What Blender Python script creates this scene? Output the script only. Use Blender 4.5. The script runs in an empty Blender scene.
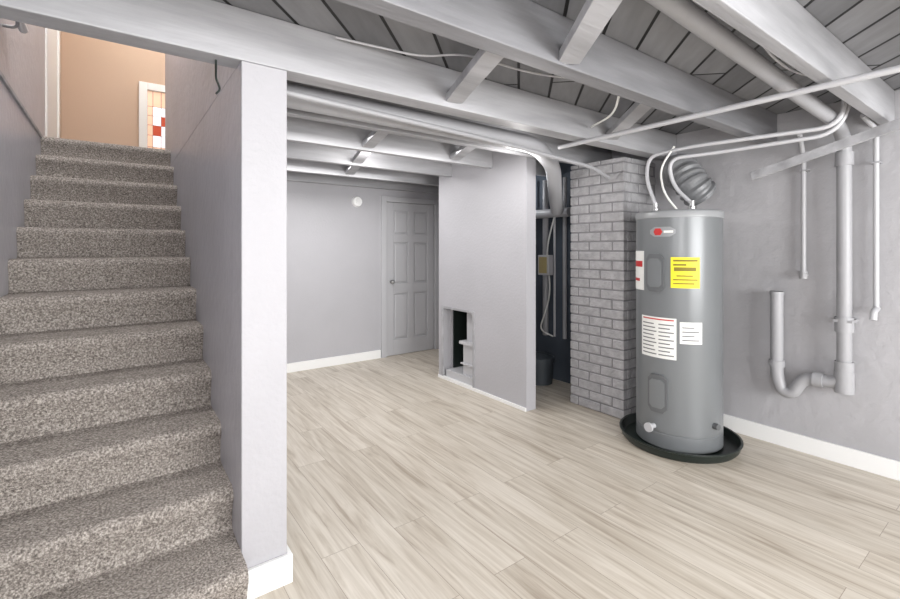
import bpy, bmesh, math, random
from mathutils import Vector, Matrix
random.seed(7)
sc=bpy.context.scene
sc.view_settings.view_transform='Standard'

def lin(c):
    c=c/255.0
    return c/12.92 if c<=0.04045 else ((c+0.055)/1.055)**2.4
def RGB(r,g,b): return (lin(r),lin(g),lin(b),1)

def mat(name,col,rough=0.6,metal=0.0,bump=0.0,bscale=60,var=0.0,vscale=2.0,emit=None,es=1.0,stretch=None):
    m=bpy.data.materials.new(name); m.use_nodes=True
    nt=m.node_tree; b=nt.nodes['Principled BSDF']
    b.inputs['Base Color'].default_value=RGB(*col)
    b.inputs['Roughness'].default_value=rough
    b.inputs['Metallic'].default_value=metal
    tc=nt.nodes.new('ShaderNodeTexCoord'); src=tc.outputs['Object']
    if stretch:
        mp=nt.nodes.new('ShaderNodeMapping'); mp.inputs['Scale'].default_value=stretch
        nt.links.new(src,mp.inputs['Vector']); src=mp.outputs['Vector']
    if var>0:
        n=nt.nodes.new('ShaderNodeTexNoise'); n.inputs['Scale'].default_value=vscale; n.inputs['Detail'].default_value=5
        nt.links.new(src,n.inputs['Vector'])
        r=nt.nodes.new('ShaderNodeValToRGB')
        r.color_ramp.elements[0].position=0.3; r.color_ramp.elements[1].position=0.7
        r.color_ramp.elements[0].color=RGB(*[max(0,c*(1-var)) for c in col])
        r.color_ramp.elements[1].color=RGB(*[min(255,c*(1+var)) for c in col])
        nt.links.new(n.outputs['Fac'],r.inputs['Fac']); nt.links.new(r.outputs['Color'],b.inputs['Base Color'])
    if bump>0:
        n2=nt.nodes.new('ShaderNodeTexNoise'); n2.inputs['Scale'].default_value=bscale; n2.inputs['Detail'].default_value=3
        nt.links.new(src,n2.inputs['Vector'])
        bp=nt.nodes.new('ShaderNodeBump'); bp.inputs['Strength'].default_value=bump; bp.inputs['Distance'].default_value=0.01
        nt.links.new(n2.outputs['Fac'],bp.inputs['Height']); nt.links.new(bp.outputs['Normal'],b.inputs['Normal'])
    if emit:
        b.inputs['Emission Color'].default_value=RGB(*emit); b.inputs['Emission Strength'].default_value=es
    return m

M_wall=mat('wall_paint',(175,174,178),0.55,bump=0.25,bscale=45,var=0.02,vscale=1.5)
M_wallR=mat('concrete_wall_paint',(174,173,176),0.6,bump=0.6,bscale=16,var=0.035,vscale=2)
M_stairwall=mat('stairwell_paint',(178,177,183),0.32,bump=0.5,bscale=20,var=0.03,vscale=3)
M_joist=mat('joist_paint',(160,160,163),0.5,bump=0.5,bscale=22,var=0.12,vscale=9,stretch=(0.12,1,1))
M_joistD=mat('joist_tone_dark',(122,122,125),0.5,bump=0.5,bscale=22,var=0.14,vscale=9,stretch=(0.12,1,1))  # darker copy of joist_paint, used for a single joist
M_trim=mat('white_trim',(238,238,237),0.4)
M_pipe=mat('painted_pipe',(162,162,165),0.4,bump=0.15,bscale=40)
M_pipeL=mat('pale_pipe',(188,188,191),0.35)
M_brick=mat('painted_brick',(170,169,171),0.6,bump=1.0,bscale=45,var=0.07,vscale=16)
M_mortar=mat('painted_mortar',(136,135,137),0.8,bump=0.5)
M_tank=mat('tank_enamel',(118,121,123),0.32,metal=0.1)
M_tankt=mat('tank_top',(150,152,154),0.35)
M_tankd=mat('tank_trim',(98,100,102),0.4)
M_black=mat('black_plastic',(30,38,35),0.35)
M_white=mat('label_white',(232,232,228),0.5)
M_yel=mat('label_yellow',(238,220,40),0.5)
M_red=mat('label_red',(190,45,45),0.5)
M_ink=mat('label_ink',(110,110,112),0.6)
M_door=mat('door_paint',(184,184,187),0.4)
M_metal=mat('steel',(170,170,170),0.3,metal=0.9)
M_duct=mat('galvanised_duct',(128,129,131),0.45,metal=0.2,bump=0.2)
M_peach=mat('peach_paint',(200,174,152),0.6,bump=0.1)
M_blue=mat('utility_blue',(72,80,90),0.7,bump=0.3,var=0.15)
M_ceilw=mat('upper_ceiling',(225,222,215),0.7)

def link(o,parent=None):
    sc.collection.objects.link(o)
    if parent: o.parent=parent
    return o
def empty(name,loc=(0,0,0)):
    e=bpy.data.objects.new(name,None); e.empty_display_size=0.1
    return link(e)
def finish(name,bm,mats,parent=None,smooth=False,bevel=0,seg=2):
    bmesh.ops.recalc_face_normals(bm,faces=bm.faces)
    me=bpy.data.meshes.new(name); bm.to_mesh(me); bm.free()
    if not isinstance(mats,(list,tuple)): mats=[mats]
    for m in mats: me.materials.append(m)
    if smooth:
        for p in me.polygons: p.use_smooth=True
    o=bpy.data.objects.new(name,me); link(o,parent)
    if bevel>0:
        md=o.modifiers.new('bev','BEVEL'); md.width=bevel; md.segments=seg; md.limit_method='ANGLE'
    if smooth:
        try:
            me.set_sharp_from_angle(angle=math.radians(40))
        except Exception: pass
    return o
def addbox(bm,lo,hi,mi=0):
    v=[bm.verts.new((x,y,z)) for x in (lo[0],hi[0]) for y in (lo[1],hi[1]) for z in (lo[2],hi[2])]
    for f in ((0,1,3,2),(4,6,7,5),(0,4,5,1),(2,3,7,6),(0,2,6,4),(1,5,7,3)):
        fc=bm.faces.new([v[i] for i in f]); fc.material_index=mi
def boxes(name,lst,mats,parent=None,bevel=0):
    bm=bmesh.new()
    for b in lst: addbox(bm,b[0],b[1],b[2] if len(b)>2 else 0)
    return finish(name,bm,mats,parent,bevel=bevel)
def beam(name,a,b,w,h,m,parent=None,bevel=0.002,roll=0):
    a=Vector(a);b=Vector(b);d=(b-a);L=d.length;d.normalize()
    s=d.cross(Vector((0,0,1))).normalized(); u=s.cross(d)
    if roll:
        R=Matrix.Rotation(roll,3,d); s=R@s; u=R@u
    bm=bmesh.new(); vs=[]
    for t in (0,1):
        for i,j in ((-1,-1),(1,-1),(1,1),(-1,1)):
            vs.append(bm.verts.new((a if t==0 else b)+s*(i*w/2)+u*(j*h/2)))
    for i in range(4): bm.faces.new((vs[i],vs[(i+1)%4],vs[4+(i+1)%4],vs[4+i]))
    bm.faces.new(vs[0:4]); bm.faces.new(vs[4:8])
    return finish(name,bm,m,parent,bevel=bevel)
def fillet(pts,rf,n=7):
    P=[Vector(p) for p in pts]; out=[P[0]]
    for i in range(1,len(P)-1):
        a=P[i-1]-P[i]; b=P[i+1]-P[i]
        r=min(rf,a.length*0.48,b.length*0.48)
        s=P[i]+a.normalized()*r; e=P[i]+b.normalized()*r
        for k in range(n+1):
            t=k/n; out.append((1-t)**2*s+2*t*(1-t)*P[i]+t*t*e)
    out.append(P[-1]); return out
def resample(P,step):
    out=[P[0].copy()]; acc=0
    for a,b in zip(P,P[1:]):
        L=(b-a).length; t=step-acc
        while t<=L:
            out.append(a+(b-a)*(t/L)); t+=step
        acc=(acc+L)%step
    return out
def addtube(bm,pts,r,rf=0.05,seg=14,caps=True,mi=0,raw=False):
    P=pts if raw else fillet(pts,rf); Q=[P[0]]
    for p in P[1:]:
        if (p-Q[-1]).length>1e-4: Q.append(p)
    P=Q; rings=[]; up=None
    for i,p in enumerate(P):
        if i==0: d=P[1]-P[0]
        elif i==len(P)-1: d=P[-1]-P[-2]
        else: d=(P[i+1]-p).normalized()+(p-P[i-1]).normalized()
        d.normalize()
        if up is None:
            up=Vector((0,0,1)) if abs(d.z)<0.9 else Vector((1,0,0))
        s=d.cross(up).normalized(); up=s.cross(d).normalized()
        rr=r(i,len(P)) if callable(r) else r
        rings.append([bm.verts.new(p+(s*math.cos(2*math.pi*k/seg)+up*math.sin(2*math.pi*k/seg))*rr) for k in range(seg)])
    for a,b in zip(rings,rings[1:]):
        for k in range(seg):
            f=bm.faces.new((a[k],a[(k+1)%seg],b[(k+1)%seg],b[k])); f.material_index=mi
    if caps:
        for rg in (rings[0],rings[-1]):
            f=bm.faces.new(rg); f.material_index=mi
def tube(name,pts,r,m,parent=None,rf=0.05,seg=14):
    bm=bmesh.new(); addtube(bm,pts,r,rf,seg); return finish(name,bm,m,parent,smooth=True)
def lathe(name,prof,c,m,parent=None,seg=64):
    bm=bmesh.new(); rings=[]
    for r,z in prof:
        if r<1e-5: rings.append([bm.verts.new((c[0],c[1],c[2]+z))])
        else: rings.append([bm.verts.new((c[0]+r*math.cos(2*math.pi*k/seg),c[1]+r*math.sin(2*math.pi*k/seg),c[2]+z)) for k in range(seg)])
    for a,b in zip(rings,rings[1:]):
        for k in range(seg):
            k2=(k+1)%seg
            if len(a)==1 and len(b)>1: bm.faces.new((a[0],b[k],b[k2]))
            elif len(b)==1 and len(a)>1: bm.faces.new((a[k],a[k2],b[0]))
            elif len(a)>1: bm.faces.new((a[k],a[k2],b[k2],b[k]))
    return finish(name,bm,m,parent,smooth=True)

XL,XR,YB,YF=-0.46,3.67,5.0,-2.6
DECK=2.27; JB=2.07
SX0,SX1=XL,0.3895
WX0,WX1=0.39,0.56
LAND=2.21

# ---------------- floor
def floor_mat():
    m=bpy.data.materials.new('plank_floor'); m.use_nodes=True; nt=m.node_tree; N=nt.nodes; L=nt.links
    b=N['Principled BSDF']; b.inputs['Roughness'].default_value=0.38
    tc=N.new('ShaderNodeTexCoord')
    mp=N.new('ShaderNodeMapping'); mp.inputs['Rotation'].default_value=(0,0,math.radians(90)); L.new(tc.outputs['Object'],mp.inputs['Vector'])
    br=N.new('ShaderNodeTexBrick'); L.new(mp.outputs['Vector'],br.inputs['Vector'])
    br.inputs['Scale'].default_value=1; br.inputs['Brick Width'].default_value=1.4; br.inputs['Row Height'].default_value=0.18
    br.inputs['Mortar Size'].default_value=0.0011; br.offset=0.37
    br.inputs['Color1'].default_value=(0,0,0,1); br.inputs['Color2'].default_value=(1,1,1,1); br.inputs['Mortar'].default_value=(0.5,0.5,0.5,1)
    sep=N.new('ShaderNodeVectorMath'); sep.operation='SCALE'; sep.inputs['Scale'].default_value=9.0; L.new(br.outputs['Color'],sep.inputs[0])
    add=N.new('ShaderNodeVectorMath'); add.operation='ADD'; L.new(tc.outputs['Object'],add.inputs[0]); L.new(sep.outputs['Vector'],add.inputs[1])
    def noise(sc3,s,det,ro,dist):
        m2=N.new('ShaderNodeMapping'); m2.inputs['Scale'].default_value=sc3; L.new(add.outputs['Vector'],m2.inputs['Vector'])
        n=N.new('ShaderNodeTexNoise'); n.inputs['Scale'].default_value=s; n.inputs['Detail'].default_value=det; n.inputs['Roughness'].default_value=ro; n.inputs['Distortion'].default_value=dist
        L.new(m2.outputs['Vector'],n.inputs['Vector']); return n
    n1=noise((13,0.85,1),1.7,5,0.55,1.2)
    n3=noise((55,2.0,1),2.0,3,0.5,0.2)
    r=N.new('ShaderNodeValToRGB'); e=r.color_ramp.elements
    e[0].position=0.28; e[0].color=RGB(170,157,142); e[1].position=0.62; e[1].color=RGB(217,209,197)
    e2=r.color_ramp.elements.new(0.43); e2.color=RGB(199,189,175)
    L.new(n1.outputs['Fac'],r.inputs['Fac'])
    r3=N.new('ShaderNodeValToRGB'); r3.color_ramp.elements[0].position=0.3; r3.color_ramp.elements[0].color=(0.92,0.915,0.90,1); r3.color_ramp.elements[1].position=0.65; r3.color_ramp.elements[1].color=(1.02,1.02,1.02,1)
    L.new(n3.outputs['Fac'],r3.inputs['Fac'])
    mx0=N.new('ShaderNodeMix'); mx0.data_type='RGBA'; mx0.blend_type='MULTIPLY'; mx0.inputs['Factor'].default_value=1
    L.new(r.outputs['Color'],mx0.inputs['A']); L.new(r3.outputs['Color'],mx0.inputs['B'])
    mx=N.new('ShaderNodeMix'); mx.data_type='RGBA'; mx.blend_type='MULTIPLY'; mx.inputs['Factor'].default_value=1
    r2=N.new('ShaderNodeValToRGB'); r2.color_ramp.elements[0].color=(0.90,0.895,0.885,1); r2.color_ramp.elements[1].color=(1,1,1,1)
    L.new(br.outputs['Color'],r2.inputs['Fac'])
    L.new(mx0.outputs['Result'],mx.inputs['A']); L.new(r2.outputs['Color'],mx.inputs['B'])
    mx2=N.new('ShaderNodeMix'); mx2.data_type='RGBA'; L.new(br.outputs['Fac'],mx2.inputs['Factor'])
    L.new(mx.outputs['Result'],mx2.inputs['A']); mx2.inputs['B'].default_value=RGB(146,133,118)
    L.new(mx2.outputs['Result'],b.inputs['Base Color'])
    return m
boxes('floor',[((XL-0.2,YF-0.1,-0.1),(XR+0.2,YB+0.2,0))],floor_mat())

# ---------------- walls
boxes('wall_back',[((WX1,YB,0),(2.66,YB+0.12,DECK)),((3.45,YB,0),(XR,YB+0.12,DECK)),((2.66,YB,1.96),(3.45,YB+0.12,DECK)),((2.66,YB+0.05,0),(3.45,YB+0.12,1.96))],M_wall)
boxes('wall_right',[((XR,YF,0),(XR+0.12,YB+0.12,DECK+0.03))],M_wallR)
boxes('wall_left',[((XL-0.12,YF,0),(XL,5.25,2.19)),((XL-0.16,YF,2.19),(XL-0.03,5.25,4.7))],M_stairwall)
boxes('wall_stair_side',[((WX0,1.89,0),(WX1,5.2,JB)),((WX0,1.99,JB),(WX1,5.2,4.7))],M_stairwall,bevel=0.004)
boxes('trim_stair_post',[((WX0-0.001,1.872,0.11),(WX1,1.889,JB-0.002))],M_wall,bevel=0.003)
boxes('baseboard_stair_post',[((WX0-0.018,1.852,0),(WX1+0.018,1.871,0.115)),((WX1+0.001,1.871,0),(WX1+0.018,4.98,0.115))],M_trim,bevel=0.003)
boxes('baseboard_back',[((WX1+0.02,YB-0.018,0),(2.62,YB,0.10))],M_trim,bevel=0.003)
boxes('baseboard_right',[((XR-0.018,YF,0),(XR,2.04,0.11))],M_trim,bevel=0.003)
boxes('wall_front',[((XL,YF-0.12,0),(0.4,YF,DECK)),((3.2,YF-0.12,0),(XR,YF,DECK)),((0.4,YF-0.12,0),(3.2,YF,0.7)),((0.4,YF-0.12,2.0),(3.2,YF,DECK))],M_wall)
boxes('added_window',[((0.4,YF-0.1,0.7),(0.46,YF-0.02,2.0)),((3.14,YF-0.1,0.7),(3.2,YF-0.02,2.0)),((0.46,YF-0.1,0.7),(3.14,YF-0.02,0.76)),((0.46,YF-0.1,1.94),(3.14,YF-0.02,2.0)),((1.78,YF-0.1,0.76),(1.82,YF-0.02,1.94))],M_trim)  # invented window, unseen behind the camera, put in to carry fill light

# ---------------- ceiling deck with diagonal boards
def deck_mat():
    m=bpy.data.materials.new('deck_boards'); m.use_nodes=True; nt=m.node_tree; N=nt.nodes; L=nt.links
    b=N['Principled BSDF']; b.inputs['Roughness'].default_value=0.6
    tc=N.new('ShaderNodeTexCoord')
    mp=N.new('ShaderNodeMapping'); mp.inputs['Rotation'].default_value=(0,0,math.radians(-45)); L.new(tc.outputs['Object'],mp.inputs['Vector'])
    br=N.new('ShaderNodeTexBrick'); L.new(mp.outputs['Vector'],br.inputs['Vector'])
    br.inputs['Scale'].default_value=1; br.inputs['Brick Width'].default_value=4.3; br.inputs['Row Height'].default_value=0.18
    br.inputs['Mortar Size'].default_value=0.0075; br.offset=0.4
    br.inputs['Color1'].default_value=RGB(114,115,118); br.inputs['Color2'].default_value=RGB(140,141,144); br.inputs['Mortar'].default_value=RGB(12,12,12)
    ms=N.new('ShaderNodeMapping'); ms.inputs['Scale'].default_value=(1,5,1); L.new(mp.outputs['Vector'],ms.inputs['Vector'])
    n=N.new('ShaderNodeTexNoise'); n.inputs['Scale'].default_value=4; n.inputs['Detail'].default_value=5; L.new(ms.outputs['Vector'],n.inputs['Vector'])
    r=N.new('ShaderNodeValToRGB'); r.color_ramp.elements[0].position=0.3; r.color_ramp.elements[0].color=(0.86,0.86,0.86,1); r.color_ramp.elements[1].position=0.7; r.color_ramp.elements[1].color=(1.08,1.08,1.08,1)
    L.new(n.outputs['Fac'],r.inputs['Fac'])
    mx=N.new('ShaderNodeMix'); mx.data_type='RGBA'; mx.blend_type='MULTIPLY'; mx.inputs['Factor'].default_value=1
    L.new(br.outputs['Color'],mx.inputs['A']); L.new(r.outputs['Color'],mx.inputs['B'])
    L.new(mx.outputs['Result'],b.inputs['Base Color'])
    bp=N.new('ShaderNodeBump'); bp.invert=True; bp.inputs['Strength'].default_value=0.8; bp.inputs['Distance'].default_value=0.01
    L.new(br.outputs['Fac'],bp.inputs['Height']); L.new(bp.outputs['Normal'],b.inputs['Normal'])
    return m
boxes('ceiling',[((XL,YF,DECK),(XR,1.89,DECK+0.03)),((WX1,1.89,DECK),(XR,YB,DECK+0.03))],deck_mat())

J={}
def joist(y,x0,x1,w=0.055,m=None):
    J[y]=boxes('ceiling_joist',[((x0,y-w/2,JB),(x1,y+w/2,DECK-0.001))],m or M_joist,bevel=0.004)
for y in (-2.0,-1.3,-0.65,0.0,0.62): joist(y,XL+0.005,XR-0.005)
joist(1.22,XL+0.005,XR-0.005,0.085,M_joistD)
boxes('header_beam',[((XL+0.002,1.872,JB),(XR-0.005,1.985,DECK-0.001))],M_joist,bevel=0.005)
for y in (2.5,3.09,3.7,4.31,4.93): joist(y,WX1+0.005,XR-0.005)
blk=[((1.40,1.865,2.115),(1.17,1.268,2.125),1.22),((1.45,1.174,2.10),(1.08,0.652,2.13),0.62),((2.75,1.862,2.115),(2.35,1.268,2.22),1.22),
     ((1.5,3.055,2.11),(1.45,2.535,2.2),2.5),((1.7,3.665,2.11),(1.6,3.125,2.2),3.09),((1.9,4.275,2.11),(1.8,3.735,2.2),3.7),((2.3,3.055,2.11),(2.2,2.535,2.2),2.5),((0.7,0.585,2.11),(0.4,0.035,2.2),0.0)]
for a,b,k in blk: beam('blocking',a,b,0.09,0.04,M_joist,J[k])

# ---------------- stairs
def carpet_mat():
    m=bpy.data.materials.new('speckled_carpet'); m.use_nodes=True; nt=m.node_tree; N=nt.nodes; L=nt.links
    b=N['Principled BSDF']; b.inputs['Roughness'].default_value=0.95
    tc=N.new('ShaderNodeTexCoord')
    n=N.new('ShaderNodeTexNoise'); n.inputs['Scale'].default_value=120; n.inputs['Detail'].default_value=5; n.inputs['Roughness'].default_value=0.8
    L.new(tc.outputs['Object'],n.inputs['Vector'])
    r=N.new('ShaderNodeValToRGB'); e=r.color_ramp.elements
    e[0].position=0.36; e[0].color=RGB(76,70,66); e[1].position=0.66; e[1].color=RGB(218,211,203)
    e2=r.color_ramp.elements.new(0.5); e2.color=RGB(147,139,132)
    L.new(n.outputs['Fac'],r.inputs['Fac']); L.new(r.outputs['Color'],b.inputs['Base Color'])
    n2=N.new('ShaderNodeTexNoise'); n2.inputs['Scale'].default_value=14; n2.inputs['Detail'].default_value=2; L.new(tc.outputs['Object'],n2.inputs['Vector'])
    bp=N.new('ShaderNodeBump'); bp.inputs['Strength'].default_value=0.7; bp.inputs['Distance'].default_value=0.01
    L.new(n.outputs['Fac'],bp.inputs['Height'])
    bp2=N.new('ShaderNodeBump'); bp2.inputs['Strength'].default_value=0.4; bp2.inputs['Distance'].default_value=0.03
    L.new(n2.outputs['Fac'],bp2.inputs['Height']); L.new(bp.outputs['Normal'],bp2.inputs['Normal']); L.new(bp2.outputs['Normal'],b.inputs['Normal'])
    return m
M_carpet=carpet_mat()
RISE=LAND/12; RUN=0.262; Y1=1.758
prof=[(Y1+0.03,0)]
for k in range(1,13):
    y=Y1+(k-1)*RUN; h=k*RISE
    prof.append((y+0.026,h-0.12)); prof.append((y+0.017,h-0.08)); prof.append((y+0.006,h-0.055))
    for i in range(8):
        a=math.radians(-10+ i*100/7)
        prof.append((y+0.036-0.036*math.cos(a), h-0.036+0.036*math.sin(a)))
    if k<12:
        prof.append((y+RUN-0.01,h+0.0)); prof.append((y+RUN+0.02,h+0.006)); prof.append((y+RUN+0.028,h+0.02))
prof.append((5.2,LAND))
bm=bmesh.new()
xs=[SX0+0.0005,SX1]
A=[bm.verts.new((xs[0],p[0],p[1])) for p in prof]; B=[bm.verts.new((xs[1],p[0],p[1])) for p in prof]
for i in range(len(prof)-1):
    bm.faces.new((A[i],A[i+1],B[i+1],B[i]))
for k in range(1,13):
    y=Y1+(k-1)*RUN+0.036; y2=y+RUN if k<12 else 5.199
    addbox(bm,(xs[0],y,0),(xs[1],y2,k*RISE-0.002))
finish('carpeted_staircase',bm,M_carpet,smooth=True)

# ---------------- upstairs
boxes('floor_upper',[((XL-0.2,5.2,LAND-0.2),(2.2,7.2,LAND))],M_carpet)
boxes('wall_upper_back',[((XL-0.3,7.0,LAND),(2.2,7.12,4.7))],M_peach)
boxes('wall_upper_left',[((XL-0.16,5.25,LAND),(XL-0.05,7.0,4.7))],M_peach)
boxes('wall_upper_right',[((2.1,5.2,LAND),(2.2,7.0,4.7)),((WX1,5.1,DECK+0.03),(2.1,5.2,4.7))],M_peach)
boxes('wall_upper_front',[((XL,1.89,DECK),(WX1,1.985,4.7))],M_wall)
boxes('ceiling_upper',[((XL-0.2,1.85,4.7),(2.2,7.2,4.8))],M_ceilw)
d=empty('door_2')
boxes('casing',[((XL-0.05,5.30,LAND),(XL-0.02,5.42,4.35)),((XL-0.05,6.35,LAND),(XL-0.02,6.47,4.35)),((XL-0.05,5.42,4.25),(XL-0.02,6.35,4.35))],M_trim,d,0.003)
boxes('slab',[((XL-0.049,5.42,LAND+0.01),(XL-0.035,6.35,4.25))],M_trim,d)
boxes('trim_landing_ledge',[((XL-0.03,1.99,2.19),(XL+0.012,5.2,2.215))],M_joist,bevel=0.003)
hr=empty('handrail')
tube('rail',[(XL+0.03,2.2,2.62),(XL+0.03,3.6,2.62)],0.022,M_trim,hr)
for y in (2.4,3.4): tube('bracket',[(XL+0.03,y,2.61),(XL+0.03,y,2.55),(XL-0.03,y,2.55)],0.008,M_metal,hr,rf=0.03)
w=empty('window_2')
wx0,wx1,wz0,wz1=0.24,1.0,2.35,3.46
boxes('casing',[((wx0,6.94,wz0),(wx0+0.09,7.0,wz1)),((wx1-0.09,6.94,wz0),(wx1,7.0,wz1)),((wx0+0.09,6.94,wz1-0.09),(wx1-0.09,7.0,wz1)),((wx0+0.09,6.94,wz0),(wx1-0.09,7.0,wz0+0.09))],M_trim,w,0.004)
M_g1=mat('amber_glass',(236,200,170),0.2,emit=(240,205,180),es=0.4)
M_g2=mat('red_glass',(190,80,55),0.2,emit=(200,85,60),es=0.35)
M_g3=mat('clear_glass',(235,235,240),0.2,emit=(235,238,245),es=0.6)
M_lead=mat('window_lead',(150,110,90),0.5)
pan=[]
cx=[wx0+0.09,wx0+0.15,wx0+0.24,wx0+0.38,wx0+0.5,wx0+0.61,wx1-0.09]; cz=[wz0+0.09,wz0+0.3,wz0+0.45,wz0+0.58,wz0+0.70,wz0+0.82,wz1-0.09]
seq=[1,2,2,1,2,0,2,1,2,2,0,2,2,1,2,1]
for i in range(6):
    for j in range(6):
        mi=0 if (i in(0,5) or j in (5,)) else seq[(i*5+j)%16]
        pan.append(((cx[i]+0.003,6.975,cz[j]+0.003),(cx[i+1]-0.003,6.985,cz[j+1]-0.003),mi))
boxes('panes',pan,[M_g1,M_g2,M_g3],w)
boxes('leading',[((wx0+0.085,6.984,wz0+0.085),(wx1-0.085,6.9995,wz1-0.085))],M_lead,w)

# ---------------- far door (six panel)
d=empty('door_1')
x0,x1,zt=2.71,3.42,1.92; y=YB
boxes('casing',[((2.63,y-0.022,0),(x0-0.008,y+0.03,zt+0.07)),((x1+0.008,y-0.022,0),(x1+0.08,y+0.03,zt+0.07)),((x0-0.008,y-0.022,zt+0.004),(x1+0.008,y+0.03,zt+0.07))],M_door,d,0.004)
st=0.1; mid=(x0+x1)/2
rails=[(0.004,0.2),(0.78,0.9),(1.42,1.52),(zt-0.1,zt)]
sl=[((x0,y+0.002,0.004),(x0+st,y+0.035,zt)),((x1-st,y+0.002,0.004),(x1,y+0.035,zt)),((mid-0.045,y+0.002,0.004),(mid+0.045,y+0.035,zt))]
for a,b in rails: sl.append(((x0+st,y+0.0025,a),(x1-st,y+0.035,b)))
boxes('frame',sl,M_door,d,0.004)
boxes('recess',[((x0+0.01,y+0.020,0.02),(x1-0.01,y+0.034,zt-0.01))],M_door,d)
pl=[]
for a,b in ((0.2,0.78),(0.9,1.42),(1.52,zt-0.1)):
    for c,e in ((x0+st,mid-0.045),(mid+0.045,x1-st)):
        pl.append(((c+0.022,y+0.006,a+0.022),(e-0.022,y+0.03,b-0.022)))
boxes('raised_panels',pl,M_door,d,0.008)
bm=bmesh.new(); addtube(bm,[(x0+0.055,y+0.004,0.93),(x0+0.055,y-0.04,0.93)],0.012); bmesh.ops.create_uvsphere(bm,u_segments=20,v_segments=12,radius=0.028,matrix=Matrix.Translation((x0+0.055,y-0.055,0.93)))
finish('knob',bm,M_metal,d,smooth=True)
bm=bmesh.new()
addtube(bm,[(2.31,YB,1.9),(2.31,YB-0.03,1.9)],lambda i,n:0.065-0.01*i,seg=32); addtube(bm,[(2.31,YB-0.03,1.9),(2.31,YB-0.042,1.9)],0.025,seg=20)
finish('smoke_detector',bm,M_trim,smooth=True)

# ---------------- partition wall w/ return-air opening
PX=2.73; PT=JB-0.002; DT=DECK-0.002
boxes('wall_partition',[((PX,2.64,0),(PX+0.11,3.32,PT)),((PX,3.83,0),(PX+0.11,3.9,PT)),((PX,3.32,0.745),(PX+0.11,3.83,PT)),((PX+0.11,3.81,0),(XR,3.9,PT)),
    ((PX,2.64,PT),(PX+0.11,3.06,DT)),((PX,3.12,PT),(PX+0.11,3.67,DT)),((PX,3.73,PT),(PX+0.11,3.9,DT))],M_wall)
boxes('baseboard_partition',[((PX-0.012,2.64,0),(PX,3.32,0.03)),((PX-0.012,3.32,0),(PX+0.02,3.83,0.03)),((PX-0.012,3.83,0),(PX,3.9,0.03))],M_trim,bevel=0.002)
v=empty('return_air_boot')
boxes('frame',[((PX-0.008,3.31,0.03),(PX+0.001,3.335,0.75)),((PX-0.008,3.815,0.03),(PX+0.001,3.84,0.75)),((PX-0.008,3.335,0.73),(PX+0.001,3.815,0.75))],M_joist,v)
boxes('duct_box',[((PX+0.05,3.325,0.0),(PX+0.3,3.55,0.40)),((PX+0.08,3.325,0.43),(PX+0.3,3.53,0.72)),((PX+0.02,3.325,0.40),(PX+0.31,3.58,0.43)),((PX+0.03,3.325,0.2),(PX+0.31,3.57,0.215)),((PX+0.02,3.325,0.0),(PX+0.31,3.8,0.10))],M_pipeL,v,0.003)
boxes('opening_shade',[((PX+0.3,3.325,0.0),(PX+0.32,3.8,0.745)),((PX+0.115,3.79,0.10),(PX+0.3,3.805,0.745)),((PX+0.115,3.325,0.745),(PX+0.32,3.805,0.76))],M_black,v)  # black sheets stand in for the shade inside the opening

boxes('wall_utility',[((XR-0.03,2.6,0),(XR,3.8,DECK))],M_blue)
u=empty('utility_pipework')
for yy,r in ((2.95,0.02),(3.08,0.012),(3.2,0.03),(3.36,0.015)): tube('riser',[(XR-0.08,yy,0.45),(XR-0.08,yy,2.05)],r,M_pipe if r>0.014 else M_pipeL,u)
tube('branch',[(XR-0.13,2.85,1.7),(XR-0.13,3.7,1.7)],0.045,M_pipeL,u)
tube('cable',[(XR-0.09,3.0,1.9),(XR-0.14,3.15,1.3),(XR-0.1,3.1,0.9),(XR-0.12,3.25,0.5),(XR-0.08,3.1,0.45)],0.008,M_white,u,rf=0.2)
e=empty('electrical_box')
boxes('housing',[((XR-0.24,3.02,1.08),(XR-0.17,3.16,1.28))],M_pipeL,e,0.006)
boxes('cover',[((XR-0.247,3.04,1.1),(XR-0.24,3.14,1.26))],mat('brass',(170,155,110),0.4),e,0.003)
lathe('sump_bucket',[(0,0),(0.12,0),(0.135,0.22),(0.145,0.22),(0.145,0.26),(0.05,0.3),(0,0.3)],(3.44,3.14,0),mat('bucket_plastic',(62,68,74),0.5))

# ---------------- brick chimney
CX,CY0,CY1=3.20,2.05,2.57; XW=XR-0.002
bm=bmesh.new()
addbox(bm,(CX+0.006,CY0+0.006,0),(XW,CY1-0.006,JB-0.003),1)
bh=0.068; mj=0.010; z=0.004; row=0
while z<JB-0.03:
    off=0 if row%2==0 else 0.11
    L=0.22; zt2=min(z+bh,JB-0.004)
    y=CY0-off
    while y<CY1-0.01:
        a=max(y,CY0); b=min(y+L-mj,CY1)
        j=random.uniform(-0.003,0.003)
        if b-a>0.02: addbox(bm,(CX+j,a+random.uniform(0,.003),z+random.uniform(0,.003)),(CX+0.05,b,zt2))
        y+=L
    x=CX-(0.11-off)
    while x<XW-0.03:
        a=max(x,CX+0.052); b=min(x+L-mj,XW)
        j=random.uniform(-0.003,0.003)
        if b-a>0.02: addbox(bm,(a,CY0+j,z),(b,CY0+0.05,zt2))
        x+=L
    z+=bh+mj; row+=1
finish('brick_chimney',bm,[M_brick,M_mortar],bevel=0.006)

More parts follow.
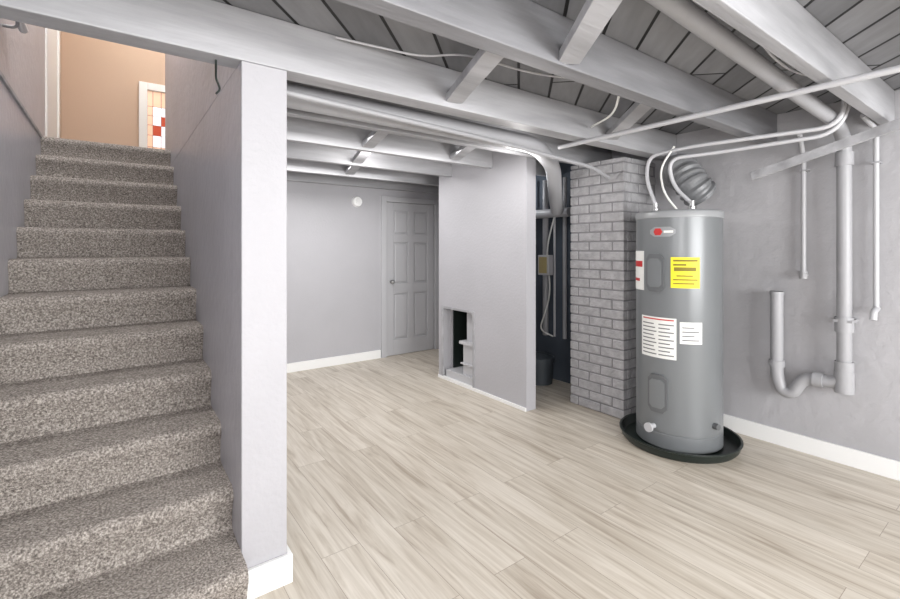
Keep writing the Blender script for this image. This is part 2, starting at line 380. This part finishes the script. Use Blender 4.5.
# ---------------- water heater
HX,HY=3.18,1.615; R=0.273
wh=empty('water_heater')
lathe('drain_pan',[(0,0.003),(0.355,0.003),(0.37,0.02),(0.378,0.055),(0.386,0.06),(0.386,0.066),(0.372,0.066),(0.362,0.03),(0.35,0.015),(0,0.015)],(HX,HY,0),M_black,wh)
lathe('tank',[(0,0.02),(R-0.01,0.02),(R,0.03),(R,0.12),(R-0.003,0.123),(R-0.003,0.127),(R,0.13),(R,1.555)],(HX,HY,0),M_tank,wh,96)
lathe('top_cap',[(R,1.55),(R+0.004,1.552),(R+0.005,1.585),(R,1.596),(R-0.012,1.602),(R-0.1,1.605),(0,1.606)],(HX,HY,0),M_tankt,wh,96)
VA=math.degrees(math.atan2(-HY,-HX))%360
def patch(name,a0,a1,z0,z1,m,off=0.0015,th=0.001,nz=1,rnd=0):
    bm=bmesh.new(); n=10; ro=R+off+th
    top=[];bot=[];topi=[];boti=[]
    for i in range(n+1):
        a=math.radians(VA+a0+(a1-a0)*i/n); ca,sa=math.cos(a),math.sin(a)
        k=min(i,n-i)/n
        dz=rnd*max(0,1-k*5)
        bot.append(bm.verts.new((HX+ro*ca,HY+ro*sa,z0+dz))); top.append(bm.verts.new((HX+ro*ca,HY+ro*sa,z1-dz)))
        boti.append(bm.verts.new((HX+(R-0.002)*ca,HY+(R-0.002)*sa,z0+dz))); topi.append(bm.verts.new((HX+(R-0.002)*ca,HY+(R-0.002)*sa,z1-dz)))
    for i in range(n):
        bm.faces.new((bot[i],bot[i+1],top[i+1],top[i]))
        bm.faces.new((top[i],top[i+1],topi[i+1],topi[i])); bm.faces.new((bot[i+1],bot[i],boti[i],boti[i+1]))
    bm.faces.new((bot[0],top[0],topi[0],boti[0])); bm.faces.new((top[n],bot[n],boti[n],topi[n]))
    return finish(name,bm,m,wh,smooth=True)
patch('energy_label',-9,27,1.09,1.29,M_yel)
M_inkd=mat('ink_dark',(130,115,25),0.6)
for i,(a,b,zz,hh) in enumerate([(-6,24,1.262,0.012),(-6,10,1.235,0.012),(-5,22,1.20,0.025),(-2,18,1.165,0.008),(-6,24,1.14,0.008),(-6,20,1.115,0.008)]): patch('label_print',a,b,zz,zz+hh,M_inkd,off=0.0026)
patch('warning_label',-54,-2,0.62,0.89,M_white)
for i in range(9):
    zz=0.64+i*0.025; patch('label_print',-51,-28-(i%3)*2,zz,zz+0.007,M_ink,off=0.0026); patch('label_print',-25,-5-(i%2)*5,zz,zz+0.007,M_ink,off=0.0026)
patch('label_band',-51,-5,0.872,0.88,M_red,off=0.0026)
patch('rating_label',2,30,0.73,0.87,M_white)
for i in range(4): patch('label_print',5,26-(i%2)*6,0.75+i*0.027,0.757+i*0.027,M_ink,off=0.0026)
patch('side_sticker',-82,-50,1.06,1.33,M_white)
patch('side_sticker_red',-79,-53,1.22,1.26,M_red,off=0.0026); patch('side_sticker_red2',-79,-60,1.12,1.14,M_red,off=0.0026); 
patch('brand_badge',-38,-3,1.425,1.49,M_tankt,rnd=0.02); patch('badge_mark',-32,-20,1.435,1.48,M_red,off=0.003,rnd=0.02); patch('badge_text',-18,-6,1.45,1.465,M_white,off=0.003)
patch('upper_element_cover',-42,-17,1.06,1.31,M_tankd,off=0.012,th=0.004,rnd=0.03)
patch('upper_cover_face',-39,-20,1.09,1.28,M_tank,off=0.018,th=0.004,rnd=0.02)
patch('lower_element_cover',-39,-13,0.26,0.51,M_tankd,off=0.012,th=0.004,rnd=0.03)
patch('lower_cover_face',-36,-16,0.29,0.48,M_tank,off=0.018,th=0.004,rnd=0.02)
def onr(a,r,z): a=math.radians(VA+a); return (HX+r*math.cos(a),HY+r*math.sin(a),z)
bm=bmesh.new(); addtube(bm,[onr(-32,R-0.01,0.16),onr(-32,R+0.05,0.16)],0.016); addtube(bm,[onr(-32,R+0.05,0.16),onr(-32,R+0.065,0.16)],0.03,seg=20); finish('drain_valve',bm,M_pipeL,wh,smooth=True)
bm=bmesh.new(); addtube(bm,[onr(50,R-0.01,0.2),onr(50,R+0.03,0.2)],0.02); finish('anode_cap',bm,M_tankd,wh,smooth=True)
yA,yB=1.73,1.50
c1=(3.09,yA); c2=(3.14,yB)
for c in (c1,c2):
    lathe('nipple',[(0,0),(0.026,0),(0.026,0.03),(0.018,0.035),(0.018,0.07),(0,0.07)],(c[0],c[1],1.60),M_metal,wh,24)
tube('hot_line',[(c1[0],c1[1],1.65),(c1[0]-0.02,c1[1]+0.06,1.85),(c1[0],c1[1]+0.05,2.01),(3.1,1.5,2.03),(3.25,0.74,2.03),(3.25,0.72,2.25)],0.013,M_pipeL,wh,rf=0.12)
tube('cold_line',[(c2[0],c2[1],1.65),(c2[0]-0.02,c2[1]+0.12,1.78),(c2[0]-0.05,c2[1]+0.14,1.97),(3.2,1.35,1.98),(3.30,0.76,2.0),(3.31,0.70,2.25)],0.013,M_pipeL,wh,rf=0.12)
tube('wire',[(3.05,1.55,1.6),(3.0,1.62,1.72),(3.05,1.68,1.9),(3.1,1.6,2.05)],0.007,M_white,wh,rf=0.1)

# ribbed flexible duct: leaves the wall beside the chimney and curls down
P=resample(fillet([(3.655,1.86,1.94),(3.45,1.74,1.96),(3.44,1.63,1.80),(3.50,1.60,1.735)],0.2,14),0.011)
bm=bmesh.new(); addtube(bm,P,lambda i,n:0.108+(0.016 if (i//2)%2 else 0),seg=36,raw=True)
finish('flexible_duct',bm,M_duct)

# ---------------- right wall plumbing
dp=empty('drain_pipe')
PXW=3.57
tube('stack',[(1.3,0.80,2.20),(3.40,0.80,2.09),(PXW,0.80,2.02),(PXW,0.80,0.57),(PXW,0.85,0.52),(PXW,1.0,0.52),(PXW,1.06,0.40),(PXW,1.12,0.40),(PXW,1.15,0.50),(PXW,1.15,1.06)],0.037,M_pipe,dp,rf=0.09,seg=20)
bm=bmesh.new()
for a,b,r in (((PXW,0.80,0.93),(PXW,0.80,0.84),0.046),((PXW,0.80,0.66),(PXW,0.80,0.58),0.047),((PXW,0.9,0.52),(PXW,0.95,0.52),0.047),((PXW,1.15,0.56),(PXW,1.15,0.6),0.045),((PXW,0.8,1.93),(PXW,0.8,1.85),0.045),((PXW,0.80,0.60),(PXW,0.80,0.47),0.049),((PXW,1.15,1.04),(PXW,1.15,1.06),0.041)): addtube(bm,[Vector(a),Vector(b)],r,seg=20)
finish('couplings',bm,M_pipe,dp,smooth=True)
boxes('clamp',[((PXW-0.04,0.755,0.90),(XR-0.001,0.845,0.915))],M_pipe,dp)
s=empty('supply_pipe')
tube('pipe',[(3.62,1.016,1.19),(3.62,1.016,1.93),(3.5,1.0,2.05),(3.38,0.97,2.05)],0.014,M_pipeL,s,rf=0.04)
tube('end_valve',[(3.62,1.016,1.20),(3.62,1.016,1.15)],0.022,M_pipeL,s)
tube('handle',[(3.61,1.0,1.175),(3.55,0.99,1.175)],0.012,M_pipeL,s)
boxes('strap',[((3.605,0.995,1.85),(XR-0.001,1.035,1.86))],M_pipe,s)
s=empty('supply_pipe')
tube('pipe',[(3.62,0.665,1.0),(3.62,0.665,2.05),(3.4,0.68,2.1)],0.014,M_pipeL,s,rf=0.04)
tube('hose_bib',[(3.63,0.665,0.99),(3.56,0.665,0.98),(3.55,0.665,0.93)],0.018,M_pipeL,s,rf=0.02)
boxes('strap',[((3.605,0.645,1.85),(XR-0.001,0.685,1.86))],M_pipe,s)
beam('metal_strut',(3.4,1.24,1.825),(3.4,0.42,2.05),0.02,0.055,M_joist)
tube('water_pipe',[(2.43,-0.6,2.045),(2.47,2.08,2.045)],0.0145,M_pipeL,None,rf=0.05)
tube('round_duct',[(0.58,2.23,2.09),(2.40,2.23,2.08),(2.78,2.40,2.0),(3.16,2.70,1.80),(3.3,2.8,1.7)],0.06,M_pipe,None,rf=0.15,seg=24)
tube('conduit_pipe',[(0.57,2.02,2.03),(1.9,2.11,2.015),(2.9,2.12,1.96),(3.12,2.13,1.9)],0.014,M_pipe,None,rf=0.2)
tube('cable',[(2.0,1.30,2.13),(2.25,1.5,2.10),(2.5,1.84,2.14)],0.006,M_white,None,rf=0.2)
tube('cable',[(1.7,0.67,2.2),(2.3,0.74,2.13),(2.9,0.72,2.2)],0.006,M_pipeL,None,rf=0.3)
tube('cable',[(0.75,1.83,2.24),(1.1,1.70,2.2),(1.25,1.60,2.22),(1.7,1.50,2.18),(2.1,1.4,2.24)],0.005,M_pipeL,None,rf=0.3)
tube('wire_hook',[(0.31,1.93,2.07),(0.31,1.93,2.0),(0.325,1.93,1.96),(0.31,1.93,1.94)],0.004,M_black,None,rf=0.01)

# ---------------- lights
def point(name,loc,e,col=(1,1,1),r=0.15):
    l=bpy.data.lights.new(name,'POINT'); l.energy=e; l.color=col; l.shadow_soft_size=r
    o=bpy.data.objects.new(name,l); o.location=loc; return link(o)
def area(name,loc,rot,sx,sy,e,col=(1,1,1)):
    l=bpy.data.lights.new(name,'AREA'); l.shape='RECTANGLE'; l.size=sx; l.size_y=sy; l.energy=e; l.color=col
    o=bpy.data.objects.new(name,l); o.location=loc; o.rotation_euler=rot; return link(o)
area('fill_front',(1.8,YF+0.01,1.35),(math.radians(-90),0,math.radians(180)),2.7,1.2,205,(1,0.997,0.99))  # added area fill set in the invented window, lights the joist faces
point('fill_room',(0.2,-0.5,1.5),72,(1,0.99,0.975),0.25)  # added soft fill behind the camera, no fixture there
point('fill_stair_foot',(-0.15,0.45,1.75),25,(1,0.985,0.97),0.12)  # added fill out of view, brightens the lower stairs and stair wall
point('bulb_bay',(2.35,2.35,1.9),7,(1,0.98,0.96),0.06)
point('bulb_far',(1.7,3.4,2.14),10,(1,0.98,0.96),0.08)
area('fill_bay_far',(1.6,4.0,2.13),(0,0,0),1.6,0.3,22,(1,0.99,0.98))  # added fill hidden between joists, brightens the far room and door
area('fill_bay_mid',(1.6,2.8,2.13),(0,0,0),1.6,0.3,12,(1,0.99,0.98))  # added fill tucked above the joist bottoms, no strip lamp there
point('light_closet',(3.3,3.45,1.95),4,(0.95,0.97,1),0.05)  # unseen point light inside the closet, no fixture modelled
point('bulb_upstairs',(0.6,6.0,4.2),32,(1,0.98,0.95),0.2)
point('light_stairwell',(0.0,3.6,4.3),85,(1,0.98,0.96),0.25)  # unseen point light high over the stairs, no fixture modelled
wld=bpy.data.worlds.new('World'); sc.world=wld; wld.use_nodes=True
wld.node_tree.nodes['Background'].inputs['Color'].default_value=(0.8,0.9,1,1); wld.node_tree.nodes['Background'].inputs['Strength'].default_value=1.0

cam=bpy.data.cameras.new('Camera'); co=bpy.data.objects.new('Camera',cam); link(co)
co.location=(0,0,1.35); co.rotation_euler=(math.radians(90),0,math.radians(-36.4))
cam.sensor_width=36; cam.lens=18.16; cam.shift_y=-(299.5-248)/900; cam.clip_start=0.02
sc.camera=co
